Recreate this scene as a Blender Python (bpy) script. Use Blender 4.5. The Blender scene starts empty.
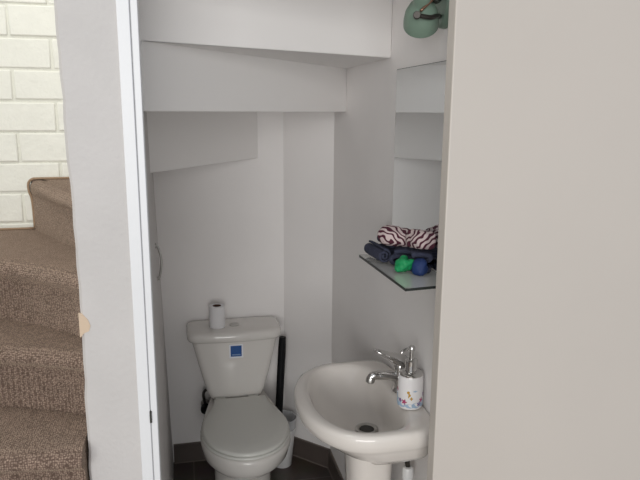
import bpy, bmesh, math, random
from mathutils import Vector, Matrix
from math import sin, cos, pi, radians
random.seed(7)
S = bpy.context.scene
COL = S.collection

# ------------------------------------------------------------------ materials
def mat(name, col, rough=.5, metal=0., spec=.5, bump=0., bscale=60., var=0., vscale=6., coat=0., trans=0., ior=1.45, detail=4.):
    m = bpy.data.materials.new(name); m.use_nodes = True
    nt = m.node_tree; b = nt.nodes['Principled BSDF']
    b.inputs['Base Color'].default_value = (*col, 1)
    b.inputs['Roughness'].default_value = rough
    b.inputs['Metallic'].default_value = metal
    b.inputs['Specular IOR Level'].default_value = spec
    b.inputs['IOR'].default_value = ior
    b.inputs['Coat Weight'].default_value = coat
    b.inputs['Transmission Weight'].default_value = trans
    tc = nt.nodes.new('ShaderNodeTexCoord')
    if var:
        n = nt.nodes.new('ShaderNodeTexNoise'); n.inputs['Scale'].default_value = vscale; n.inputs['Detail'].default_value = 6
        nt.links.new(tc.outputs['Object'], n.inputs['Vector'])
        r = nt.nodes.new('ShaderNodeValToRGB')
        r.color_ramp.elements[0].position = .3; r.color_ramp.elements[1].position = .7
        r.color_ramp.elements[0].color = (*[c*(1-var) for c in col], 1)
        r.color_ramp.elements[1].color = (*[min(1, c*(1+var)) for c in col], 1)
        nt.links.new(n.outputs['Fac'], r.inputs['Fac']); nt.links.new(r.outputs['Color'], b.inputs['Base Color'])
    if bump:
        n = nt.nodes.new('ShaderNodeTexNoise'); n.inputs['Scale'].default_value = bscale; n.inputs['Detail'].default_value = detail
        nt.links.new(tc.outputs['Object'], n.inputs['Vector'])
        bp = nt.nodes.new('ShaderNodeBump'); bp.inputs['Strength'].default_value = bump; bp.inputs['Distance'].default_value = .004
        nt.links.new(n.outputs['Fac'], bp.inputs['Height']); nt.links.new(bp.outputs['Normal'], b.inputs['Normal'])
    return m

M = {}
M['wall'] = mat('white_wall_paint', (.875, .85, .835), .55, bump=.12, bscale=45, var=.02, vscale=3)
M['soffit'] = mat('white_soffit_paint', (.875, .855, .84), .5, bump=.1, bscale=30)
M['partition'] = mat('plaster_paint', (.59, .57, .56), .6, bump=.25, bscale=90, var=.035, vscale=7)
M['plaster'] = mat('bare_plaster', (.66, .52, .39), .9, bump=.4, bscale=150)
M['casing'] = mat('white_gloss_paint', (.79, .80, .82), .35, bump=.06, bscale=40)
M['groove'] = mat('groove_shadow_gap', (.50, .50, .51), .7)
M['door'] = mat('cream_door_paint', (.585, .54, .495), .45, bump=.1, bscale=25, var=.02, vscale=2)
M['brick'] = mat('white_painted_brick', (.82, .82, .75), .5, bump=.5, bscale=55, var=.03, vscale=15)
M['mortar'] = mat('white_painted_mortar', (.76, .76, .68), .6, bump=.6, bscale=90)
M['ceramic'] = mat('white_ceramic', (.74, .715, .68), .12, coat=.4, var=.01)
M['ceramic2'] = mat('white_basin_ceramic', (.76, .715, .67), .13, coat=.4)
M['lid'] = mat('seat_plastic', (.70, .70, .66), .28)
M['chrome'] = mat('chrome', (.62, .61, .60), .12, metal=1)
M['steel'] = mat('brushed_steel', (.5, .49, .47), .3, metal=1)
M['dark'] = mat('black_rubber', (.007, .007, .008), .6, spec=.2)
M['darkmetal'] = mat('dark_bronze_metal', (.05, .045, .04), .4, metal=.6)
M['green'] = mat('sage_green_enamel', (.20, .285, .225), .45, var=.03, vscale=20)
M['copper'] = mat('copper_rod', (.28, .16, .11), .35, metal=.8)
M['paper'] = mat('toilet_paper', (.80, .79, .80), .9, bump=.3, bscale=120)
M['card'] = mat('brown_cardboard', (.10, .05, .035), .9)
M['blue'] = mat('blue_sticker_print', (.012, .085, .30), .4)
M['white'] = mat('white_sticker_paper', (.80, .82, .86), .5)
M['pale'] = mat('pale_sticker_line', (.22, .34, .55), .5)
M['plastic'] = mat('white_plastic', (.72, .72, .72), .3)
M['clearplastic'] = mat('frosted_plastic', (.85, .86, .88), .25, trans=.55)
M['navy'] = mat('navy_towelling', (.045, .05, .085), .95, bump=.8, bscale=260, var=.15, vscale=60)
M['greenplastic'] = mat('green_net', (.01, .30, .10), .5, bump=.6, bscale=200)
M['blueplastic'] = mat('blue_net', (.010, .033, .135), .6, bump=.6, bscale=200)
M['drain'] = mat('drain_dark', (.03, .028, .025), .5)
M['skirting'] = mat('dark_brown_tile', (.098, .079, .070), .35, var=.12, vscale=9, bump=.05)
M['grout'] = mat('grey_grout', (.20, .17, .15), .8)
M['hallfloor'] = mat('hall_floor', (.42, .36, .30), .5, var=.1, vscale=5)

def mirror_mat():
    m = mat('mirror_silver', (.86, .89, .90), .015, metal=1); return m
M['mirror'] = mirror_mat()
M['mirroredge'] = mat('glass_edge_dark', (.018, .022, .020), .3)
def glass_mat():
    m = bpy.data.materials.new('shelf_glass'); m.use_nodes = True
    nt = m.node_tree; b = nt.nodes['Principled BSDF']
    b.inputs['Base Color'].default_value = (.84, .85, .83, 1); b.inputs['Roughness'].default_value = .05
    b.inputs['Transmission Weight'].default_value = .55; b.inputs['IOR'].default_value = 1.5
    b.inputs['Coat Weight'].default_value = .5
    return m
M['glass'] = glass_mat()

def tile_mat():
    m = mat('dark_floor_tile', (.06, .05, .045), .3)
    nt = m.node_tree; b = nt.nodes['Principled BSDF']
    tc = nt.nodes.new('ShaderNodeTexCoord')
    br = nt.nodes.new('ShaderNodeTexBrick'); br.offset = 0
    br.inputs['Scale'].default_value = 1; br.inputs['Brick Width'].default_value = .33; br.inputs['Row Height'].default_value = .33
    br.inputs['Mortar Size'].default_value = .003; br.inputs['Mortar Smooth'].default_value = .1
    br.inputs['Color1'].default_value = (.105, .084, .074, 1); br.inputs['Color2'].default_value = (.112, .090, .080, 1)
    br.inputs['Mortar'].default_value = (.20, .17, .155, 1)
    nt.links.new(tc.outputs['Object'], br.inputs['Vector'])
    n = nt.nodes.new('ShaderNodeTexNoise'); n.inputs['Scale'].default_value = 8; n.inputs['Detail'].default_value = 8
    nt.links.new(tc.outputs['Object'], n.inputs['Vector'])
    mx = nt.nodes.new('ShaderNodeMix'); mx.data_type = 'RGBA'; mx.blend_type = 'MULTIPLY'; mx.inputs[0].default_value = .5
    nt.links.new(br.outputs['Color'], mx.inputs[6]); nt.links.new(n.outputs['Color'], mx.inputs[7])
    nt.links.new(mx.outputs[2], b.inputs['Base Color'])
    return m
M['tile'] = tile_mat()

def carpet_mat():
    m = mat('brown_loop_carpet', (.2, .15, .12), 1., spec=.1)
    nt = m.node_tree; b = nt.nodes['Principled BSDF']
    tc = nt.nodes.new('ShaderNodeTexCoord')
    # rows of woven loops
    v = nt.nodes.new('ShaderNodeTexVoronoi'); v.inputs['Scale'].default_value = 210; v.inputs['Randomness'].default_value = .55
    nt.links.new(tc.outputs['Object'], v.inputs['Vector'])
    r = nt.nodes.new('ShaderNodeValToRGB')
    r.color_ramp.elements[0].position = .1; r.color_ramp.elements[1].position = .62
    r.color_ramp.elements[0].color = (.44, .325, .26, 1); r.color_ramp.elements[1].color = (.125, .085, .068, 1)
    nt.links.new(v.outputs['Distance'], r.inputs['Fac'])
    n = nt.nodes.new('ShaderNodeTexNoise'); n.inputs['Scale'].default_value = 40; n.inputs['Detail'].default_value = 5
    nt.links.new(tc.outputs['Object'], n.inputs['Vector'])
    mx = nt.nodes.new('ShaderNodeMix'); mx.data_type = 'RGBA'; mx.blend_type = 'OVERLAY'; mx.inputs[0].default_value = .35
    nt.links.new(r.outputs['Color'], mx.inputs[6]); nt.links.new(n.outputs['Fac'], mx.inputs[7])
    nt.links.new(mx.outputs[2], b.inputs['Base Color'])
    bp = nt.nodes.new('ShaderNodeBump'); bp.inputs['Strength'].default_value = .9; bp.inputs['Distance'].default_value = .004; bp.invert = True
    nt.links.new(v.outputs['Distance'], bp.inputs['Height']); nt.links.new(bp.outputs['Normal'], b.inputs['Normal'])
    b.inputs['Sheen Weight'].default_value = .45
    b.inputs['Sheen Roughness'].default_value = .5
    b.inputs['Sheen Tint'].default_value = (.8, .65, .5, 1)
    return m
M['carpet'] = carpet_mat()
M['binding'] = mat('carpet_binding', (.36, .25, .165), .95, bump=.6, bscale=300)

def stripe_mat():
    m = mat('burgundy_white_stripe', (.7, .6, .58), .9, bump=.5, bscale=220)
    nt = m.node_tree; b = nt.nodes['Principled BSDF']
    tc = nt.nodes.new('ShaderNodeTexCoord')
    w = nt.nodes.new('ShaderNodeTexWave'); w.wave_type = 'BANDS'; w.bands_direction = 'DIAGONAL'
    w.inputs['Scale'].default_value = 31; w.inputs['Distortion'].default_value = 5.5; w.inputs['Detail'].default_value = 0; w.inputs['Detail Scale'].default_value = 1.6
    mp = nt.nodes.new('ShaderNodeMapping'); mp.inputs['Scale'].default_value = (.9, .9, .9)
    nt.links.new(tc.outputs['Object'], mp.inputs['Vector']); nt.links.new(mp.outputs['Vector'], w.inputs['Vector'])
    r = nt.nodes.new('ShaderNodeValToRGB'); r.color_ramp.interpolation = 'EASE'
    r.color_ramp.elements[0].position = .36; r.color_ramp.elements[1].position = .52
    r.color_ramp.elements[0].color = (.085, .018, .035, 1); r.color_ramp.elements[1].color = (.66, .54, .53, 1)
    nt.links.new(w.outputs['Fac'], r.inputs['Fac']); nt.links.new(r.outputs['Color'], b.inputs['Base Color'])
    return m
M['stripe'] = stripe_mat()

def floral_mat():
    """white glaze with painted flowers in the lower half, blue wash at the foot"""
    m = mat('painted_white_ceramic', (.8, .78, .78), .15, coat=.3)
    return m
M['floral'] = floral_mat()
for n, c in dict(fl_blue=(.36, .48, .62), fl_pink=(.42, .07, .16), fl_purple=(.20, .11, .27), fl_yellow=(.50, .29, .05), fl_green=(.22, .33, .22)).items():
    M[n] = mat(n.replace('fl_', '') + '_painted_glaze', c, .2)

# ------------------------------------------------------------------ mesh helpers
def link(name, bm, m, parent=None, smooth=False, auto=None, mats=None):
    me = bpy.data.meshes.new(name)
    bmesh.ops.recalc_face_normals(bm, faces=bm.faces[:])
    bm.to_mesh(me); bm.free()
    for x in (mats or [m]): me.materials.append(x)
    o = bpy.data.objects.new(name, me); COL.objects.link(o)
    if smooth:
        for p in me.polygons: p.use_smooth = True
    if auto is not None:
        for p in me.polygons: p.use_smooth = True
        me.set_sharp_from_angle(angle=radians(auto))
    if parent: o.parent = parent
    return o
def tag(o, label, cat, group=None, kind=None):
    o['label'] = label; o['category'] = cat
    if group: o['group'] = group
    if kind: o['kind'] = kind
    return o
def thing(name, label, cat, loc=(0, 0, 0), rz=0., group=None):
    o = bpy.data.objects.new(name, None); COL.objects.link(o)
    o.location = loc; o.rotation_euler = (0, 0, rz); o.empty_display_size = .05
    return tag(o, label, cat, group)
def bevel(o, w, seg=3, ang=40):
    md = o.modifiers.new('bevel', 'BEVEL'); md.width = w; md.segments = seg; md.limit_method = 'ANGLE'; md.angle_limit = radians(ang)
    for p in o.data.polygons: p.use_smooth = True
    o.data.set_sharp_from_angle(angle=radians(60)); return o
def subsurf(o, n=2):
    md = o.modifiers.new('sub', 'SUBSURF'); md.levels = n; md.render_levels = n; return o
def box(bm, lo, hi, mi=0):
    vs = [bm.verts.new((x, y, z)) for z in (lo[2], hi[2]) for y in (lo[1], hi[1]) for x in (lo[0], hi[0])]
    for q in ((0, 1, 3, 2), (4, 5, 7, 6), (0, 1, 5, 4), (1, 3, 7, 5), (3, 2, 6, 7), (2, 0, 4, 6)):
        f = bm.faces.new([vs[i] for i in q]); f.material_index = mi
    return vs
def prism(bm, pts, z0, z1, mi=0):
    a = [bm.verts.new((x, y, z0)) for x, y in pts]; b = [bm.verts.new((x, y, z1)) for x, y in pts]
    n = len(pts)
    fs = [bm.faces.new(a), bm.faces.new(b)] + [bm.faces.new((a[i], a[(i+1) % n], b[(i+1) % n], b[i])) for i in range(n)]
    for f in fs: f.material_index = mi
def loft(bm, rings, cap0=True, cap1=True, mi=0):
    R = [[bm.verts.new(p) for p in r] for r in rings]; n = len(R[0])
    for a, b in zip(R, R[1:]):
        for i in range(n):
            f = bm.faces.new((a[i], a[(i+1) % n], b[(i+1) % n], b[i])); f.material_index = mi
    if cap0: bm.faces.new(R[0]).material_index = mi
    if cap1: bm.faces.new(R[-1]).material_index = mi
    return R
def lathe(bm, prof, seg=40, mtx=None, cap0=True, cap1=True, mi=0):
    rings = []
    for r, z in prof:
        ring = [Vector((r*cos(2*pi*i/seg), r*sin(2*pi*i/seg), z)) for i in range(seg)]
        rings.append([mtx @ p for p in ring] if mtx else ring)
    return loft(bm, rings, cap0, cap1, mi)
def axis_mtx(p, d):
    d = Vector(d).normalized(); q = d.to_track_quat('Z', 'Y')
    return Matrix.Translation(Vector(p)) @ q.to_matrix().to_4x4()
def spline(pts, n=8):
    P = [Vector(p) for p in pts]; out = []
    for i in range(len(P)-1):
        a, b = P[i], P[i+1]; t0 = (b - P[i-1])*.5 if i else (b-a); t1 = (P[i+2]-a)*.5 if i+2 < len(P) else (b-a)
        for k in range(n):
            t = k/n; out.append((2*t**3-3*t*t+1)*a + (t**3-2*t*t+t)*t0 + (-2*t**3+3*t*t)*b + (t**3-t*t)*t1)
    return out + [P[-1]]
def tube(bm, pts, rad, seg=14, n=8, smooth_path=True, mi=0):
    path = spline(pts, n) if smooth_path else [Vector(p) for p in pts]
    N = len(path)
    if not callable(rad): rr = lambda t: rad
    else: rr = rad
    rings = []; up = None
    for i, p in enumerate(path):
        d = (path[min(i+1, N-1)] - path[max(i-1, 0)]).normalized()
        if up is None:
            up = d.orthogonal().normalized()
        else:
            up = (up - d*up.dot(d)).normalized()
        s = d.cross(up); r = rr(i/(N-1))
        rings.append([p + r*(cos(2*pi*k/seg)*up + sin(2*pi*k/seg)*s) for k in range(seg)])
    return loft(bm, rings, mi=mi)

# ------------------------------------------------------------------ camera
H = 1.727
F, PITCH, YAW, ROLL = 625., radians(11.75), radians(12.4), radians(.45)
fw = Vector((sin(YAW)*cos(PITCH), cos(YAW)*cos(PITCH), -sin(PITCH)))
rt = Vector((cos(YAW), -sin(YAW), 0)); up = rt.cross(fw)
rt2 = cos(ROLL)*rt + sin(ROLL)*up; up2 = -sin(ROLL)*rt + cos(ROLL)*up
cam = bpy.data.cameras.new('camera'); co = bpy.data.objects.new('camera', cam); COL.objects.link(co)
mw = Matrix((rt2, up2, -fw)).transposed().to_4x4(); mw.translation = (0, 0, H); co.matrix_world = mw
cam.sensor_fit = 'HORIZONTAL'; cam.sensor_width = 36; cam.lens = F/640*36; cam.clip_start = .02
S.camera = co

# ------------------------------------------------------------------ setting
ZT = 2.62      # top of everything built
XW = .657      # right wall
YB = 2.915     # back wall
def struct(name, bm, m, label, cat, **k):
    return tag(link(name, bm, m, **k), label, cat, kind='structure')

bm = bmesh.new(); box(bm, (-.16, 1.375, -.06), (.80, 3.0, 0))
struct('floor', bm, M['tile'], 'dark brown tiled floor of the small toilet room', 'floor')
bm = bmesh.new(); box(bm, (-1.35, -1.4, -.06), (1.7, 1.375, 0))
struct('floor_hall', bm, M['hallfloor'], 'brown hall floor in front of the toilet doorway', 'floor')
bm = bmesh.new(); box(bm, (-.30, YB, 0), (.462, YB+.1, ZT))
struct('wall_back', bm, M['wall'], 'white wall behind the toilet cistern', 'wall')
bm = bmesh.new(); prism(bm, [(.462, YB), (XW, 2.715), (XW+.11, 2.715), (XW+.11, YB+.1), (.462, YB+.1)], 0, ZT)
struct('wall_angled', bm, M['wall'], 'narrow slanting white wall between toilet and basin', 'wall')
bm = bmesh.new(); box(bm, (XW, 1.378, 0), (XW+.11, 2.715, ZT))
struct('wall_right', bm, M['wall'], 'white side wall carrying the mirror and basin', 'wall')

# partition with a slightly out-of-plumb inner face; front edge hand-plastered, a little uneven
def wl_x(y, z): t = (y-1.4)/(YB-1.4); return -.082 + t*((-.098-.024*z)+.082)
bm = bmesh.new()
rings = []
nz = 60
rnd = random.Random(3)
wob = [rnd.uniform(-.0018, .0018) for _ in range(nz+1)]
for i in range(nz+1):
    z = ZT*i/nz
    w = wob[i] + .003*sin(z*5.1+1) 
    rings.append([(-.233+w, 1.381, z), (-.227+w, 1.375, z), (-.1185, 1.375, z), (-.1185, 1.40, z), (wl_x(1.40, z), 1.40, z), (wl_x(2.1, z), 2.1, z), (wl_x(YB, z), YB, z), (-.233, YB, z), (-.233, 2.0, z)])
loft(bm, rings)
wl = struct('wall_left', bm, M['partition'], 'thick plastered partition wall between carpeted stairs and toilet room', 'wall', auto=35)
bm = bmesh.new()   # chipped corner showing plaster
pp = [(-.2325, 1.292), (-.224, 1.289), (-.214, 1.276), (-.2095, 1.262), (-.213, 1.250), (-.223, 1.246), (-.2325, 1.236)]
a = [bm.verts.new((x, 1.3735, z)) for x, z in pp]; b = [bm.verts.new((x, 1.379, z)) for x, z in pp]
bm.faces.new(a); bm.faces.new(b)
for i in range(len(pp)): bm.faces.new((a[i], a[(i+1) % 7], b[(i+1) % 7], b[i]))
o = link('chipped_plaster', bm, M['plaster'], wl); o['label'] = 'tan chip in the paint on the partition edge'

# left door frame: casing, groove, stop; strike plate
bm = bmesh.new(); box(bm, (-.1185, 1.369, 0), (-.0935, 1.41, 2.05))
cs = struct('trim_1', bm, M['casing'], 'white gloss door frame post beside the plastered partition', 'door frame'); bevel(cs, .0015, 2)
bm = bmesh.new(); box(bm, (-.0935, 1.3745, 0), (-.0915, 1.41, 2.05)); link('groove', bm, M['groove'], cs)
bm = bmesh.new(); box(bm, (-.0915, 1.371, 0), (-.0775, 1.41, 2.05)); bevel(link('door_stop', bm, M['casing'], cs), .0015, 2)
bm = bmesh.new(); box(bm, (-.0945, 1.367, 1.022), (-.0900, 1.380, 1.05)); o = link('strike_plate', bm, M['drain'], cs); o['label'] = 'dark metal strike plate in the frame groove'
# right side: frame post and wall, leaf opened flat in front
bm = bmesh.new(); box(bm, (.613, 1.367, 0), (XW-.0005, 1.42, 2.05))
bevel(struct('trim_2', bm, M['casing'], 'door frame post behind the open door leaf', 'door frame'), .002, 2)
bm = bmesh.new(); prism(bm, [(XW, 1.366), (1.7, 1.366), (1.7, 1.475), (XW+.112, 1.475), (XW+.112, 1.377), (XW, 1.377)], 0, 2.05); prism(bm, [(-.1185, 1.366), (1.7, 1.366), (1.7, 1.475), (XW+.112, 1.475), (XW+.112, 1.377), (-.1185, 1.377)], 2.05, ZT)
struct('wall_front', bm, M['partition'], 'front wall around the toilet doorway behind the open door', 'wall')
bm = bmesh.new(); box(bm, (.587, 1.325, .012), (1.235, 1.3645, 2.03))
dr = struct('door_1', bm, M['door'], 'plain cream door leaf swung open against the front wall', 'door'); bevel(dr, .003, 3)

# ceiling: flat over the doorway, then the stepped underside of the winding stairs
N0 = (-.09, 1.663); R1 = (XW, 1.962); R2 = (XW, 2.514); C1 = (XW, 2.715); C2 = (.462, YB); R3 = (.343, YB); L3 = (-.108, 2.27)
LA = (-.14, 1.40); LB = (-.16, YB)
bm = bmesh.new(); prism(bm, [(-.12, 1.42), (XW, 1.42), R1, N0, (-.12, 1.66)], 2.075, 2.3)
struct('ceiling', bm, M['soffit'], 'white flat underside above the doorway end of the toilet room', 'ceiling')
def soffit(pts, z, label):
    bm = bmesh.new(); prism(bm, pts, z, 2.3)
    return bevel(struct('ceiling_step', bm, M['soffit'], label, 'ceiling'), .003, 2)
soffit([(-.12, 1.652), N0, R1, R2, (-.086, 1.667), (-.12, 1.667)], 1.89, 'highest white boxed stair underside crossing the room to the right wall')
soffit([(-.12, 1.667), (-.086, 1.667), R2, C1, C2, R3, L3, (-.125, 2.25)], 1.720, 'middle white boxed stair underside above the toilet')
soffit([(-.127, 2.25), L3, R3, (-.145, YB)], 1.506, 'lowest grey boxed stair underside ending above the cistern')

# skirting tiles
def skirting(name, p, q, label, joint=None):
    p = Vector((*p, 0)); q = Vector((*q, 0)); d = (q-p).normalized(); n = Vector((d.y, -d.x, 0))
    if n.y > 0 and abs(n.y) > .3: n = -n
    if abs(n.y) < .3 and n.x > 0: n = -n
    t = .011
    bm = bmesh.new()
    def slab(a, b, z0, z1, t, mi):
        base = [a, b, b+n*t, a+n*t]; prism(bm, [(v.x, v.y) for v in base], z0, z1, mi)
    L = (q-p).length; cuts = [0] + (joint or []) + [L]
    for c0, c1 in zip(cuts, cuts[1:]):
        slab(p+d*(c0+.0015), p+d*(c1-.0015), .004, .098, t, 0)
    slab(p, q, 0, .1, t*.6, 1); slab(p, q, 0, .004, t+.003, 1)
    return struct(name, bm, None, label, 'baseboard', mats=[M['skirting'], M['grout']])
skirting('baseboard_back', (-.095, YB), (.462, YB), 'dark brown tile skirting along the wall behind the toilet', [.33])
skirting('baseboard_angled', (.462, YB), (XW, 2.715), 'dark brown tile skirting under the slanting wall')
skirting('baseboard_right', (XW, 2.715), (XW, 1.43), 'dark brown tile skirting along the basin wall', [.25, .58, .91])

# ------------------------------------------------------------------ stairwell: painted brick wall
YBR = 2.215
BZ, BX = -.0305, .168
bm = bmesh.new(); box(bm, (-1.3, YBR, 0), (-.233, YBR+.1, ZT), 1)
ch, bl, gap = .0988, .245, .007
row = 0
z = BZ
while z < ZT:
    x = -1.3 - bl + (0 if row % 2 else -bl/2) + BX
    while x < -.235:
        x0, x1 = max(x+gap/2, -1.3), min(x+bl-gap/2, -.2335)
        if x1-x0 > .02:
            j = lambda s=.0012: random.uniform(-s, s)
            z0, z1 = max(z+gap/2, .001), min(z+ch-gap/2, ZT)
            if z1 > z0+.01:
                vs = box(bm, (x0+j(), YBR-.0035+j(), z0+j()*(z0 > .01)), (x1+j(), YBR+.02, z1+j()))
                for v in vs: v.co += Vector((j(.001), j(.0012), j(.001)))
        x += bl
    z += ch; row += 1
wb = struct('wall_stairwell', bm, None, 'white painted brick wall above the carpeted stairs', 'wall', mats=[M['brick'], M['mortar']]); bevel(wb, .0045, 3)
bm = bmesh.new(); box(bm, (-1.4, -.2, 0), (-1.3, YBR+.1, ZT))  # unseen side wall, added so stairs are lit only from above and front
struct('wall_stair_baffle', bm, M['brick'], 'unseen white side wall added left of the steps to block side light', 'wall')

# ------------------------------------------------------------------ stairs (carpet over each winder)
st = thing('winding_staircase', 'winding staircase with brown loop carpet beside the plastered partition', 'stairs', (0, 0, 0))
XR, XL = -.2395, -1.299
T4 = [(-.494, 2.205), (-.40, 1.990), (-.296, 1.769), (XR, 1.655)]
T3 = [(XL, 2.02), (-.75, 1.87), (-.478, 1.736), (-.358, 1.640), (-.26, 1.551), (XR, 1.527)]
T2 = [(XL, 1.80), (-.75, 1.655), (-.4455, 1.553), (-.340, 1.512), (-.251, 1.469), (XR, 1.459)]
T1 = [(XL, 1.42), (-.75, 1.365), (-.404, 1.338), (XR, 1.318)]
T0 = [(XL, 1.17), (-.75, 1.165), (-.4, 1.165), (XR, 1.165)]
def densify(pts, step=.02):
    P = [p for p in spline([(x, y, 0) for x, y in pts], 10)]
    return [(p.x, p.y) for p in P]
def step(nose, nxt, zt, zb, over=.034):
    """one carpeted step: tread, rolled nosing and riser, swept along its nosing line; the tread runs back under the next riser"""
    nl = densify(nose); n = len(nl)
    bm = bmesh.new()
    OV = over if isinstance(over, tuple) else (over, over)
    over = 1.
    prof = [(over, zb), (over, zt-.062), (over*.85, zt-.050), (over*.35, zt-.043), (.002, zt-.034), (0, zt-.026), (.003, zt-.016), (.010, zt-.0075), (.022, zt-.002), (.04, zt)]
    rows = []
    for i, (x, y) in enumerate(nl):
        a = nl[max(i-1, 0)]; b = nl[min(i+1, n-1)]
        d = Vector((b[0]-a[0], b[1]-a[1])).normalized(); nn = Vector((-d.y, d.x))
        if nn.y < 0: nn = -nn
        u = max(0, min(1, (x-(XR-.09))/.07)); nn = (nn*(1-u) + Vector((0, 1))*u).normalized()
        ov = OV[0]+(OV[1]-OV[0])*min(1, i/(n-1)*1.4)
        r = []
        for k, (o, z) in enumerate(prof):
            if k < 4: o *= ov
            r.append(bm.verts.new((max(XL, min(XR, x+nn.x*o)), min(y+nn.y*o, YBR-.008), z)))
        rows.append(r)
    for a, b in zip(rows, rows[1:]):
        for k in range(len(prof)-1): bm.faces.new((a[k], b[k], b[k+1], a[k+1]))
    nt = densify(nxt)
    # back edge of the tread, matched by arc fraction
    def at(pts, t):
        L = [0]
        for p, q in zip(pts, pts[1:]): L.append(L[-1]+math.dist(p, q))
        s = t*L[-1]
        for k in range(len(pts)-1):
            if s <= L[k+1]+1e-9:
                u = (s-L[k])/max(L[k+1]-L[k], 1e-9); return (pts[k][0]+(pts[k+1][0]-pts[k][0])*u, pts[k][1]+(pts[k+1][1]-pts[k][1])*u)
        return pts[-1]
    back = []; low = []
    for i in range(n):
        x, y = at(nt, i/(n-1)); back.append(bm.verts.new((x, y, zt))); low.append(bm.verts.new((x, y, zb)))
    for i in range(n-1):
        bm.faces.new((rows[i][-1], rows[i+1][-1], back[i+1], back[i]))
        bm.faces.new((back[i], back[i+1], low[i+1], low[i]))
        bm.faces.new((low[i], low[i+1], rows[i+1][0], rows[i][0]))
    bm.faces.new([v for v in rows[0]] + [back[0], low[0]]); bm.faces.new([v for v in rows[-1]] + [back[-1], low[-1]])
    return link('carpeted_step', bm, M['carpet'], st, auto=50)
YK = YBR-.0095
def shift(pts, d): return [(x, y+d) for x, y in pts]
step(T4, [(-.486, YK), (-.3, YK), (XR, YK)], 1.496, 1.326, (.004, .036))
step(T3, [(XL, YK), (-.75, YK), (-.46, YK), (-.36, YK), (-.28, YK), (XR, YK)], 1.33, 1.153)
step(T2, shift(T3, .07), 1.157, .984)
step(T1, shift(T2, .07), .988, .826)
step(T0, shift(T1, .07), .83, .67)
step(shift(T0, -.22), shift(T0, .07), .67, .51); step(shift(T0, -.44), shift(T0, -.15), .51, .35)
step(shift(T0, -.66), shift(T0, -.37), .35, .18); step(shift(T0, -.88), shift(T0, -.59), .185, .001)
bm = bmesh.new()   # light binding tape where the top step meets the bricks and along the brick foot
tube(bm, [(-1.29, YBR-.011, 1.333), (-.62, YBR-.011, 1.333), (-.491, YBR-.011, 1.334)], .004, 8, 2)
tube(bm, [(-.489, YBR-.012, 1.336), (-.489, YBR-.013, 1.40), (-.491, YBR-.013, 1.436), (-.4955, YBR-.014, 1.452), (-.498, YBR-.014, 1.470), (-.496, YBR-.013, 1.487), (-.484, YBR-.013, 1.4975), (-.46, YBR-.013, 1.4995), (-.30, YBR-.012, 1.4995), (-.236, YBR-.012, 1.4995)], .004, 8, 8)
o = link('carpet_binding', bm, M['binding'], st, smooth=True); o['label'] = 'light brown edge tape of the carpet'

# ------------------------------------------------------------------ toilet
TX = .206
t = thing('toilet', 'white close-coupled toilet with closed lid against the back wall', 'toilet', (TX, 2.5, 0))
def egg(hw, yc, lf, yb, hb, z, nf=28, nb=8, p=2.0, dx=0):
    """plan outline: front half superellipse (towards -y), sides narrowing to half-width hb at yb. Local to the toilet"""
    pts = []
    for i in range(nf+1):
        a = pi*i/nf
        c, s = cos(a), sin(a)
        pts.append((-hw*math.copysign(abs(c)**(2/p), c)+dx, yc - lf*abs(s)**(2/p), z))
    for i in range(1, nb+1):
        u = i/nb; pts.append((hw-(hw-hb)*(u*u*(3-2*u))+dx, yc+(yb-yc)*u, z))
    for i in range(nb, 0, -1):
        u = i/nb; pts.append((-(hw-(hw-hb)*(u*u*(3-2*u)))+dx, yc+(yb-yc)*u, z))
    return [(x, y-2.5, zz) for x, y, zz in pts]
bm = bmesh.new()
B_ = lambda hw, yc, lf, yb, hb, z, dx=0: egg(hw, yc, lf, yb, hb, z, dx=dx)
loft(bm, [B_(.118, 2.46, .150, 2.80, .11, 0), B_(.118, 2.46, .150, 2.80, .11, .10), B_(.119, 2.46, .152, 2.80, .11, .20), B_(.114, 2.46, .149, 2.80, .108, .220), B_(.103, 2.455, .146, 2.80, .105, .235),
          B_(.103, 2.455, .156, 2.81, .105, .248, .003), B_(.114, 2.45, .173, 2.82, .108, .262, .005), B_(.139, 2.44, .199, 2.84, .112, .286, .007), B_(.163, 2.43, .222, 2.86, .116, .313, .009), B_(.179, 2.42, .234, 2.88, .118, .337, .010),
          B_(.1835, 2.42, .238, 2.885, .12, .362, .011), B_(.1875, 2.42, .241, 2.885, .122, .376, .012), B_(.188, 2.42, .2415, 2.885, .122, .390, .012), B_(.186, 2.42, .2395, 2.885, .122, .397, .012), B_(.180, 2.42, .233, 2.88, .118, .4035, .012)])
link('bowl', bm, M['ceramic'], t, auto=50)
bm = bmesh.new()
loft(bm, [egg(.180, 2.42, .231, 2.69, .115, .404, dx=.012), egg(.1845, 2.42, .236, 2.695, .118, .4065, dx=.012), egg(.1845, 2.42, .236, 2.695, .118, .413, dx=.012), egg(.181, 2.42, .232, 2.69, .115, .416, dx=.012)])
link('seat', bm, M['lid'], t, auto=60)
bm = bmesh.new()
E_ = lambda k, z: egg(.180*k, 2.42, .234*k, 2.42+.265*k, .118*k, z, dx=.012)
loft(bm, [E_(.965, .4185), E_(1, .4205), E_(1.0, .4265), E_(.985, .4315), E_(.95, .434), E_(.7, .4365), E_(.35, .438), E_(.05, .4385)])
link('seat_lid', bm, M['lid'], t, auto=60)
for s in (-1, 1):
    bm = bmesh.new(); lathe(bm, [(.016, -.022), (.016, .022)], 16, axis_mtx((s*.075, .200, .412), (1, 0, 0)))
    link('hinge', bm, M['lid'], t, auto=40)
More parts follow.
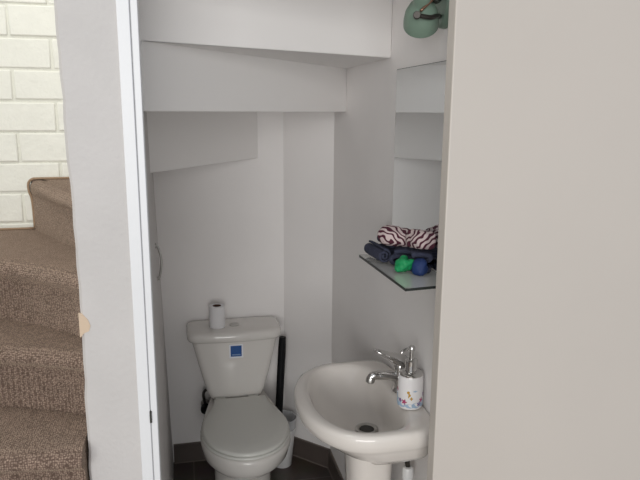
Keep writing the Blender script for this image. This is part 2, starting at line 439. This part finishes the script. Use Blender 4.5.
# cistern: tapering tank
def tank_ring(hw, yf, z, r=.035, yb=2.892, bow=.012):
    pts = []; n = 8
    fx = hw
    def front(x): return yf - bow*(1-(x/hw)**2)
    for i in range(n+1):                       # front left corner, going right
        a = pi + (pi/2)*i/n
        pts.append((-fx+r+r*cos(a), yf+r+r*sin(a)))
    for i in range(1, 10):
        x = (-fx+r) + (2*fx-2*r)*i/10; pts.append((x, yf-bow*math.sin(pi*i/10)**1.0))
    for i in range(n+1):
        a = 3*pi/2 + (pi/2)*i/n; pts.append((fx-r+r*cos(a), yf+r+r*sin(a)))
    for i in range(n+1):
        a = (pi/2)*i/n; q = .015; pts.append((fx-q+q*cos(a), yb-q+q*sin(a)))
    for i in range(n+1):
        a = pi/2 + (pi/2)*i/n; q = .015; pts.append((-fx+q+q*cos(a), yb-q+q*sin(a)))
    return [(x, y-2.5, z) for x, y in pts]
bm = bmesh.new()
loft(bm, [tank_ring(.106, 2.735, .404), tank_ring(.116, 2.722, .408), tank_ring(.124, 2.712, .422), tank_ring(.134, 2.710, .45), tank_ring(.156, 2.712, .53), tank_ring(.178, 2.716, .62), tank_ring(.196, 2.720, .696)])
link('cistern', bm, M['ceramic'], t, auto=50)
bm = bmesh.new()
loft(bm, [tank_ring(.196, 2.716, .692, .045), tank_ring(.211, 2.704, .695, .055), tank_ring(.215, 2.700, .704, .055), tank_ring(.216, 2.700, .722, .055), tank_ring(.213, 2.704, .732, .055), tank_ring(.206, 2.712, .738, .05), tank_ring(.19, 2.725, .7405, .045), tank_ring(.10, 2.78, .741)])
ld = link('cistern_lid', bm, M['ceramic'], t, auto=60)
bm = bmesh.new(); lathe(bm, [(.023, .740), (.023, .7435), (.021, .744), (.0205, .743), (.010, .744), (.001, .7441)], 32, Matrix.Translation((.002, .300, 0)))
o = link('flush_button', bm, M['steel'], t, auto=40); o['label'] = 'round chrome flush button'
# sticker on the tank front (the tank face leans back towards the top very slightly)
def stick(name, x0, x1, z0, z1, off, m, par):
    bm = bmesh.new()
    def y(x, z): 
        hw = .134+(z-.45)*.245
        yf = 2.710 + (z-.45)*.04
        i = (x+hw-.035)/(2*hw-.07); return yf-.012*sin(pi*max(0, min(1, i)))-2.5-off
    n = 4
    fr = [[bm.verts.new((x0+(x1-x0)*i/n, y(x0+(x1-x0)*i/n, z), z)) for i in range(n+1)] for z in (z0, (z0+z1)/2, z1)]
    bk = [[bm.verts.new((v.co.x, v.co.y+off+.002, v.co.z)) for v in r] for r in fr]
    for g in (fr, bk):
        for a, b in zip(g, g[1:]):
            for i in range(n): bm.faces.new((a[i], a[i+1], b[i+1], b[i]))
    for i in range(n):
        bm.faces.new((fr[0][i], fr[0][i+1], bk[0][i+1], bk[0][i])); bm.faces.new((fr[2][i], fr[2][i+1], bk[2][i+1], bk[2][i]))
    for k in range(2):
        bm.faces.new((fr[k][0], fr[k+1][0], bk[k+1][0], bk[k][0])); bm.faces.new((fr[k][n], fr[k+1][n], bk[k+1][n], bk[k][n]))
    return link(name, bm, m, par)
stk = stick('sticker', -.030, .033, .615, .679, .0012, M['white'], t); stk['label'] = 'square blue sticker with a white border'
stick('print', -.0235, .0265, .6225, .6735, .0020, M['blue'], stk)
stick('print_line', -.017, .021, .6285, .6335, .0026, M['pale'], stk)

# ------------------------------------------------------------------ toilet roll on the cistern
tr = thing('toilet_roll', 'white toilet paper roll standing on the cistern lid', 'toilet paper', (.130, 2.790, .7415))
bm = bmesh.new(); lathe(bm, [(.0195, 0), (.035, 0), (.0362, .003), (.0362, .098), (.035, .101), (.0195, .101)], 48, None, False, False)
link('paper', bm, M['paper'], tr, auto=40)
bm = bmesh.new(); lathe(bm, [(.0185, .0), (.0195, .0), (.0195, .101), (.0185, .101), (.0185, .0)], 32, None, False, False); lathe(bm, [(.0186, .001), (.0186, .003)], 32)
o = link('core', bm, M['card'], tr, auto=40); o['label'] = 'brown cardboard core'

# ------------------------------------------------------------------ waste bin and toilet brush
bn = thing('waste_bin', 'small white plastic bin on the floor between toilet and slanting wall', 'bin', (.432, 2.795, 0))
bm = bmesh.new(); lathe(bm, [(.043, 0), (.045, .002), (.060, .16), (.066, .20), (.064, .20), (.058, .16), (.042, .006), (.001, .006)], 40)
link('body', bm, M['plastic'], bn, auto=40)
bm = bmesh.new(); lathe(bm, [(.0655, .198), (.0685, .25), (.0700, .254), (.0685, .255), (.0665, .252), (.064, .198)], 40, None, False, False)
o = link('rim', bm, M['clearplastic'], bn, auto=40); o['label'] = 'clear plastic rim'
br = thing('toilet_brush', 'black long-handled brush leaning behind the toilet in a white bin', 'brush', (.418, 2.795, .0075))
bm = bmesh.new(); tube(bm, [(-.012, 0, .06), (-.003, .004, .25), (.022, .030, .648)], lambda u: .0185 if u < .98 else .016, 20, 8)
link('handle', bm, M['dark'], br, auto=50)
bm = bmesh.new(); lathe(bm, [(.010, .003), (.020, .006), (.024, .03), (.020, .055), (.010, .06)], 24, Matrix.Translation((-.012, 0, 0)))
link('bristles', bm, M['dark'], br, auto=50)

# water feed left of the toilet
vv = thing('angle_valve', 'small black and chrome water valve on the wall left of the toilet', 'valve', (.066, 2.914, .305))
bm = bmesh.new(); lathe(bm, [(.022, 0), (.022, .004), (.012, .010), (.010, .05)], 24, axis_mtx((0, 0, 0), (0, -1, 0))); link('body', bm, M['steel'], vv, auto=40)
bm = bmesh.new(); lathe(bm, [(.014, .045), (.023, .05), (.024, .075), (.018, .083)], 14, axis_mtx((0, 0, 0), (0, -1, 0))); link('knob', bm, M['dark'], vv, auto=40)
bm = bmesh.new(); tube(bm, [(0, -.035, .008), (-.006, -.04, .04), (-.008, -.055, .075), (.002, -.08, .104), (.035, -.09, .118)], .007, 10); o = link('feed_hose', bm, M['darkmetal'], vv, smooth=True); o['label'] = 'dark flexible hose up to the cistern'

# curved wall handle on the left
hk = thing('towel_rail', 'thin curved metal rail on the left wall of the toilet room', 'towel rail', (wl_x(2.3, 1.19), 2.30, 1.18))
bm = bmesh.new(); tube(bm, [(0.0, 0, .058), (.008, 0, .056), (.016, 0, .03), (.019, 0, .0), (.016, 0, -.035), (.008, 0, -.064), (0.0, 0, -.066)], .0045, 12); link('bow', bm, M['steel'], hk, smooth=True)
for zz in (.058, -.066):
    bm = bmesh.new(); lathe(bm, [(.010, 0), (.010, .003), (.005, .005)], 16, axis_mtx((0, 0, zz), (1, 0, 0)))
    link('rosette', bm, M['steel'], hk, auto=40)

# ------------------------------------------------------------------ wash basin
by = 1.680
wbn = thing('wash_basin', 'white ceramic pedestal wash basin on the right wall', 'sink', (.60, by, 0))
NB = 72
def dring(z, xf, xb, hy, cx=None, ef=2.2, eb=6., dy=0.):
    """closed D outline: front towards -x reaching xf, back at xb, half-length hy along the wall"""
    cx = cx if cx is not None else xb-.14
    pts = []
    for i in range(NB):
        a = 2*pi*i/NB; c, s = cos(a), sin(a)
        e = ef if c < 0 else eb
        ax = (cx-xf) if c < 0 else (xb-cx)
        ee = e; 
        x = cx + ax*math.copysign(abs(c)**(2/ee), c); y = hy*math.copysign(abs(s)**(2/ee), s)
        pts.append((x-.60, y+dy, z))
    return pts
WX = XW-.001
bm = bmesh.new()
rings = [dring(.700, .470, WX, .085, .56), dring(.740, .455, WX, .110, .55), dring(.762, .440, WX, .160, .54), dring(.783, .408, WX, .210, .52), dring(.806, .368, WX, .236, .50),
         dring(.830, .330, WX, .244, .49), dring(.840, .312, WX, .250, .49), dring(.846, .306, WX, .254, .49), dring(.862, .302, WX, .257, .49), dring(.877, .302, WX, .257, .49), dring(.886, .305, WX, .2545, .49), dring(.891, .313, WX-.002, .248, .49),
         dring(.8918, .326, WX-.006, .238, .49), dring(.8905, .338, .606, .2285, .48, 2.2, 4.0),
         dring(.887, .344, .600, .224, .478, 2.2, 3.6), dring(.879, .349, .5955, .219, .475, 2.2, 3.4), dring(.862, .355, .590, .211, .475, 2.2, 3.0), dring(.842, .364, .585, .198, .478, 2.2, 2.6),
         dring(.818, .392, .580, .170, .487, 2.1, 2.4), dring(.797, .430, .576, .130, .498, 2.1, 2.2), dring(.783, .462, .572, .085, .510, 2, 2), dring(.7735, .480, .562, .05, .520, 2, 2), dring(.7715, .492, .550, .03, .521, 2, 2)]
loft(bm, rings)
link('basin', bm, M['ceramic2'], wbn, auto=70)
bm = bmesh.new(); lathe(bm, [(.034, .769), (.0355, .7765), (.031, .779), (.0255, .777), (.0225, .773), (.020, .7725)], 36, Matrix.Translation((-.08, 0, 0)))
dn = link('drain', bm, M['steel'], wbn, auto=50)
bm = bmesh.new(); lathe(bm, [(.0225, .7725), (.0225, .7745)], 24, Matrix.Translation((-.08, 0, 0))); link('plug_hole', bm, M['drain'], dn)
def pring(z, rx, ry, cx): 
    return [(cx+rx*(math.copysign(abs(cos(a))**(2/2.6), cos(a))), ry*math.copysign(abs(sin(a))**(2/2.6), sin(a)), z) for a in [2*pi*i/40 for i in range(40)]]
bm = bmesh.new()
loft(bm, [pring(0, .085, .095, -.075), pring(.02, .083, .092, -.075), pring(.06, .070, .080, -.075), pring(.30, .062, .070, -.073), pring(.55, .064, .072, -.073), pring(.68, .070, .078, -.073), pring(.750, .076, .084, -.073)])
link('pedestal', bm, M['ceramic2'], wbn, auto=60)

# mixer tap on the basin deck
tp = thing('mixer_tap', 'chrome single-lever mixer tap on the basin deck', 'tap', (.6225, 1.680, .8918))
bm = bmesh.new(); lathe(bm, [(.024, 0), (.025, .003), (.022, .008), (.0195, .02), (.0195, .060), (.021, .068), (.021, .080), (.018, .090), (.008, .095)], 32); link('body', bm, M['chrome'], tp, auto=40)
bm = bmesh.new(); tube(bm, [(-.005, 0, .042), (-.040, .0, .051), (-.070, 0, .055), (-.087, 0, .055), (-.095, 0, .047)], lambda u: .0150-.003*u, 18); sp = link('spout', bm, M['chrome'], tp, smooth=True)
bm = bmesh.new(); lathe(bm, [(.0125, 0), (.0135, .004), (.0135, .014), (.011, .0165), (.009, .010)], 24, axis_mtx((-.0935, 0, .050), (-.15, 0, -1))); link('aerator', bm, M['steel'], sp, auto=40)
bm = bmesh.new()
lev = []
for u, x, zz, w, h in ((0, .022, .080, .018, .012), (.15, .008, .090, .023, .020), (.35, -.014, .103, .021, .0165), (.6, -.040, .115, .017, .0105), (.85, -.066, .128, .014, .0065), (1, -.082, .1355, .0115, .0048)):
    lev.append([(x+h*.5*sin(a), w*cos(a), zz+h*sin(a)) for a in [2*pi*i/16 for i in range(16)]])
loft(bm, lev); lv = link('lever', bm, M['chrome'], tp, smooth=True)

# soap dispenser
sd = thing('soap_dispenser', 'white flower-painted soap dispenser with chrome pump on the basin corner', 'soap dispenser', (.6165, 1.578, .8919))
SR = .0365
bm = bmesh.new(); lathe(bm, [(.0335, .0985), (.0350, .100), (.0350, .104), (.032, .107), (.0175, .109), (.0165, .126), (.0185, .127), (.0185, .140), (.0165, .142), (.0070, .143), (.0065, .168), (.0090, .169), (.0095, .179), (.007, .183), (.001, .1835)], 36)
cp = link('pump', bm, M['chrome'], sd, auto=40)
bm = bmesh.new(); tube(bm, [(0, 0, .1755), (-.018, -.004, .175), (-.030, -.007, .171), (-.034, -.008, .165)], lambda u: .0048-.0015*u, 12); link('nozzle', bm, M['chrome'], cp, smooth=True)
# painted flowers: thin glaze patches wrapped on the bottle
bm = bmesh.new(); lathe(bm, [(.030, 0), (.0345, .003), (.0365, .010), (.0368, .045), (.0362, .090), (.0345, .098), (.031, .1005)], 48)
def glaze(mi, spots):
    for ang, zc, ra, rz, petals in spots:
        n = 20; ring = []
        for i in range(n):
            a = 2*pi*i/n; k = 1 if not petals else .72+.28*cos(petals*a)
            th = radians(ang) + ra*k*cos(a)/SR; zz = zc+rz*k*sin(a)
            R = .0372; ring.append((R*cos(th), R*sin(th), zz))
        th = radians(ang)
        inner = [(.0360*cos(math.atan2(p[1], p[0])), .0360*sin(math.atan2(p[1], p[0])), p[2]) for p in ring]
        loft(bm, [inner, ring], False, True, mi)
A0 = 249   # direction (degrees) that faces the doorway
glaze(1, [(A0-62, .020, .010, .012, 0), (A0-38, .017, .012, .008, 0), (A0, .015, .014, .006, 0), (A0+28, .017, .013, .008, 0), (A0+60, .020, .010, .010, 0), (A0-80, .034, .006, .018, 0), (A0+22, .060, .007, .003, 5)])
glaze(2, [(A0-26, .026, .009, .009, 5), (A0+55, .030, .008, .009, 5), (A0-75, .055, .007, .007, 5)])
glaze(3, [(A0-48, .028, .007, .007, 5), (A0+42, .020, .007, .007, 5), (A0+75, .045, .006, .008, 5)])
glaze(4, [(A0-4, .048, .0045, .010, 3), (A0+6, .038, .005, .006, 4), (A0-8, .056, .004, .004, 0)])
link('bottle', bm, None, sd, auto=40, mats=[M['floral'], M['fl_blue'], M['fl_pink'], M['fl_purple'], M['fl_yellow']])

# hose and fitting below the basin
bv = thing('basin_valve', 'dark hose with white fitting hanging below the basin', 'valve', (.622, 1.585, .597))
bm = bmesh.new(); tube(bm, [(-.006, 0, .172), (-.005, 0, .125), (0, 0, .09)], .0075, 12); link('hose', bm, M['darkmetal'], bv, smooth=True)
bm = bmesh.new(); lathe(bm, [(.013, .055), (.017, .058), (.017, .088), (.014, .094), (.008, .096)], 20); link('fitting', bm, M['plastic'], bv, auto=40)
bm = bmesh.new(); tube(bm, [(0, 0, .06), (0, 0, .03), (.008, 0, .012), (.0325, 0, .010)], .009, 12); link('pipe', bm, M['steel'], bv, smooth=True)

# ------------------------------------------------------------------ mirror and glass shelf
mr = thing('wall_mirror', 'frameless rectangular mirror on the wall above the glass shelf', 'mirror', (XW, 1.655, 1.56))
bm = bmesh.new(); box(bm, (-.0065, -.235, -.25), (-.0055, .227, .289)); link('mirror_face', bm, M['mirror'], mr)
bm = bmesh.new(); box(bm, (-.0055, -.2365, -.25), (-.0005, .2285, .2905)); o = link('backing', bm, M['mirroredge'], mr)
sh = thing('glass_shelf', 'glass shelf with towels below the mirror', 'shelf', (XW, 1.580, 1.2995))
sh['label'] = 'clear glass wall shelf below the mirror holding folded towels'
SQ = [(-.1375, -.194), (-.001, -.178), (-.001, .176), (-.149, .176)]
bm = bmesh.new(); prism(bm, SQ, -.003, .0035); link('glass_panel', bm, M['glass'], sh)
bm = bmesh.new()
so = [(SQ[0][0]-.0012, SQ[0][1]-.0014), (SQ[1][0], SQ[1][1]-.0012), (SQ[2][0], SQ[2][1]+.0012), (SQ[3][0]-.0014, SQ[3][1]+.0012)]
for z in (-.0031, .0036): pass
A_ = [[bm.verts.new((x, y, z)) for x, y in p] for p, z in ((so, -.0031), (so, .0036), (SQ, .0036), (SQ, -.0031))]
for k in range(4):
    a, b = A_[k], A_[(k+1) % 4]
    for i in (0, 2, 3): bm.faces.new((a[i], a[(i+1) % 4], b[(i+1) % 4], b[i]))
bm.faces.new([A_[k][1] for k in range(4)]); bm.faces.new([A_[k][2] for k in range(4)])
o = link('glass_edge', bm, M['mirroredge'], sh); o['label'] = 'dark cut edge of the glass'
for yy in (-.11, .11):
    bm = bmesh.new(); box(bm, (-.022, yy-.01, -.012), (-.001, yy+.01, -.0032)); bevel(link('bracket', bm, M['steel'], sh), .002, 2)
ZS = 1.3033

# navy towels: folded cloth, a ribbon folded back on itself with open loops, extruded along local y
def folded_towel(path, th, depth, seed=0):
    P = spline([(u, 0, z) for u, z in path], 8); N = len(P); L = []; R = []
    for i, p in enumerate(P):
        d = (P[min(i+1, N-1)]-P[max(i-1, 0)]).normalized(); n = Vector((-d.z, 0, d.x)); L.append(p+n*th/2); R.append(p-n*th/2)
    prof = L + R[::-1]
    bm = bmesh.new(); rings = []; K = 10
    for k in range(K+1):
        v = k/K; y = (v-.5)*depth
        s = 1 - .04*abs(2*v-1)**3
        rings.append([(p.x*s + .002*sin(9*v+p.z*60+seed), y + .003*sin(p.x*70+seed), p.z*s) for p in prof])
    loft(bm, rings)
    return bm
flat = [(.026, .0055), (.0, .0055), (-.022, .0060), (-.030, .011), (-.026, .0165), (0, .0172), (.022, .0175), (.029, .0225), (.024, .0285), (0, .029), (-.020, .0292), (-.0275, .0345), (-.022, .040), (0, .0408), (.026, .0405)]
o = tag(link('folded_towel', folded_towel([(u, z*1.5) for u, z in flat], .0145, .085), M['navy'], smooth=True), 'navy towel folded flat at the far outer corner of the glass shelf', 'towel', 'navy towels on the glass shelf')
o.location = (.5965, 1.717, ZS+.0008); o.rotation_euler = (0, 0, radians(2))
loop = [(.040, .0062), (.015, .0058), (-.020, .0058), (-.036, .010), (-.039, .020), (-.028, .028), (-.005, .029), (.018, .027), (.034, .021), (.041, .026), (.039, .036), (.022, .0415), (-.005, .043), (-.030, .0405)]
o2 = tag(link('folded_towel', folded_towel(loop, .0105, .075, 2), M['navy'], smooth=True), 'navy towel with an open fold behind the green bath puff', 'towel', 'navy towels on the glass shelf')
o2.location = (.6065, 1.626, ZS); o2.rotation_euler = (0, 0, radians(-24))
loop2 = [(.026, .0062), (.008, .0058), (-.016, .0058), (-.028, .010), (-.031, .020), (-.020, .027), (.006, .029), (.022, .033), (.022, .041), (.008, .044), (-.016, .0435), (-.026, .040)]
o4 = tag(link('folded_towel', folded_towel([(u, z*1.14) for u, z in loop2], .012, .05, 4), M['navy'], smooth=True), 'navy towel with an open fold behind the blue bath puff, cut by the door edge', 'towel', 'navy towels on the glass shelf')
o4.location = (.6185, 1.544, ZS); o4.rotation_euler = (0, 0, radians(-20))
# a tightly rolled cloth in front of the flat towel
bm = bmesh.new()
spi = [((.0036+.00058*k)*cos(k*.42+2), (.0036+.00058*k)*sin(k*.42+2)) for k in range(30)]
P = [Vector((u, 0, z)) for u, z in spi]; Nn = len(P); Lq = []; Rq = []
for i, p in enumerate(P):
    d = (P[min(i+1, Nn-1)]-P[max(i-1, 0)]).normalized(); n = Vector((-d.z, 0, d.x)); Lq.append(p+n*.0030); Rq.append(p-n*.0030)
prof = Lq+Rq[::-1]
loft(bm, [[(p.x*s, y, p.z*s) for p in prof] for y, s in ((-.06, .93), (-.055, 1), (0, 1.03), (.055, 1), (.06, .93))])
o3 = tag(link('rolled_cloth', bm, M['navy'], smooth=True), 'navy tightly rolled cloth at the outer edge of the glass shelf', 'cloth')
o3.location = (.5385, 1.686, ZS+.0238); o3.rotation_euler = (0, 0, radians(5))

# striped cloth rolls: squashed lumpy bundles with a crease
def roll(sx, sy, sz, seed):
    bm = bmesh.new(); bmesh.ops.create_icosphere(bm, subdivisions=4, radius=1)
    for v in bm.verts:
        p = v.co.copy()
        r = 1 + .05*sin(5*p.x+seed)*cos(4*p.z) + .04*sin(7*p.y+2*seed)
        q = Vector((math.copysign(abs(p.x)**.75, p.x), math.copysign(abs(p.y)**.8, p.y), math.copysign(abs(p.z)**.85, p.z)))
        g = 1 - .12*math.exp(-((p.x-.25*sin(seed))/.10)**2)
        v.co = Vector((q.x*sx*r, q.y*sy*r*g, q.z*sz*r*g))
    return bm
r1 = tag(link('striped_roll', roll(.049, .038, .0285, 1.0), M['stripe'], smooth=True), 'burgundy and white striped cloth roll, farther one beside the mirror edge', 'cloth roll', 'striped rolls on the towels')
r1.location = (.582, 1.648, ZS+.0495+.0265); r1.rotation_euler = (0, radians(6), radians(-20))
r2 = tag(link('striped_roll', roll(.048, .031, .0275, 2.3), M['stripe'], smooth=True), 'burgundy and white striped cloth roll cut off by the door edge', 'cloth roll', 'striped rolls on the towels')
r2.location = (.6185, 1.550, ZS+.0575+.0275); r2.rotation_euler = (radians(8), radians(5), radians(104))

def puff(r, seed, amp):
    bm = bmesh.new(); bmesh.ops.create_icosphere(bm, subdivisions=4, radius=r)
    rr = random.Random(seed); D = [(Vector((rr.gauss(0, 1), rr.gauss(0, 1), rr.gauss(0, 1))).normalized(), rr.uniform(.3, 1)) for _ in range(22)]
    for v in bm.verts:
        n = v.co.normalized(); k = sum(w*max(0, n.dot(d)-.80)*5 for d, w in D)
        v.co = n*r*(1-amp*.4+amp*k)
        v.co.z = max(v.co.z, -r*.92)
    return bm
g1 = tag(link('green_ball', puff(.0205, 11, .45), M['greenplastic'], smooth=True), 'green crumpled bath puff on the glass shelf beside the blue one', 'bath puff')
g1.location = (.566, 1.537, ZS+.0189)
g2 = tag(link('blue_ball', puff(.0215, 4, .16), M['blueplastic'], smooth=True), 'dark blue round bath puff on the glass shelf', 'bath puff')
g2.location = (.601, 1.507, ZS+.0198)
g1.name = 'bath_puff'; g2.name = 'bath_puff'

# ------------------------------------------------------------------ green wall spot lamp
lp = thing('wall_lamp', 'sage green metal spot lamp on the wall above the mirror', 'lamp', (XW, 1.535, 1.985))
LW = Vector((XW, 1.535, 1.985))
bm = bmesh.new(); lathe(bm, [(.056, .0005), (.057, .004), (.055, .018), (.050, .024), (.02, .026)], 40, axis_mtx((0, 0, 0), (-1, 0, 0))); link('wall_plate', bm, M['green'], lp, auto=40)
hd = Vector((.575, 1.497, 1.944)) - LW
ax = Vector((.27, .73, -.62)).normalized()
bm = bmesh.new()
lathe(bm, [(.001, -.092), (.017, -.091), (.0205, -.086), (.0212, -.070), (.0200, -.052), (.0215, -.045), (.031, -.036), (.0390, -.018), (.0425, .004), (.0428, .020), (.041, .020), (.0405, .005), (.0385, -.015), (.031, -.031), (.01, -.040)], 44, axis_mtx(hd, ax), True, True)
hdo = link('lamp_shade', bm, M['green'], lp, auto=45)
bm = bmesh.new(); lathe(bm, [(.010, -.012), (.022, .002), (.024, .014), (.018, .026), (.004, .031)], 24, axis_mtx(hd, ax)); link('bulb', bm, M['paper'], lp, smooth=True)
bm = bmesh.new()
kn = Vector((.541, 1.437, 1.943)) - LW
tube(bm, [Vector((-.024, -.012, -.030)), Vector((-.050, -.060, -.035)), kn + Vector((.035, .004, -.003)), kn], .0056, 12, 6)
tube(bm, [Vector((-.024, -.02, .012)), Vector((-.052, -.055, -.004)), hd+Vector((.004, -.052, .040))], .0042, 10, 6)
lathe(bm, [(.0075, -.010), (.0090, -.006), (.0090, .006), (.0075, .010)], 18, axis_mtx(kn, (0.35, 1, 0)))
link('arm', bm, M['darkmetal'], lp, auto=40)
bm = bmesh.new(); tube(bm, [hd+Vector((.018, -.055, .085)), hd+Vector((.012, -.058, .055)), hd+Vector((.004, -.055, .036)), kn+Vector((.010, .004, .010))], .0034, 10, 6); o = link('pivot_rod', bm, M['copper'], lp, smooth=True); o['label'] = 'copper coloured rod beside the shade neck'

# ------------------------------------------------------------------ light
w = bpy.data.worlds.new('world'); S.world = w; w.use_nodes = True
bg = w.node_tree.nodes['Background']; bg.inputs[0].default_value = (.93, .96, 1.0, 1); bg.inputs[1].default_value = .66
def area(name, loc, aim, sx, sy, power, col=(1, 1, 1)):
    l = bpy.data.lights.new(name, 'AREA'); l.shape = 'RECTANGLE'; l.size = sx; l.size_y = sy; l.energy = power; l.color = col
    o = bpy.data.objects.new(name, l); COL.objects.link(o); o.location = loc
    o.rotation_euler = (Vector(aim)-Vector(loc)).to_track_quat('-Z', 'Y').to_euler(); return o
area('hall_window_light', (-1.7, -5.8, 1.9), (.2, 2, 1.1), 5.0, 2.8, 390, (1, .985, .965))
area('stairwell_skylight', (-.75, 1.3, 3.4), (-.7, 1.9, 1.2), .8, .8, 20, (1, .98, .91))

S.view_settings.view_transform = 'Standard'; S.view_settings.look = 'None'
S.view_settings.exposure = -.36; S.view_settings.gamma = 1; S.view_settings.use_curve_mapping = False
S.cycles.max_bounces = 12; S.cycles.use_denoising = True
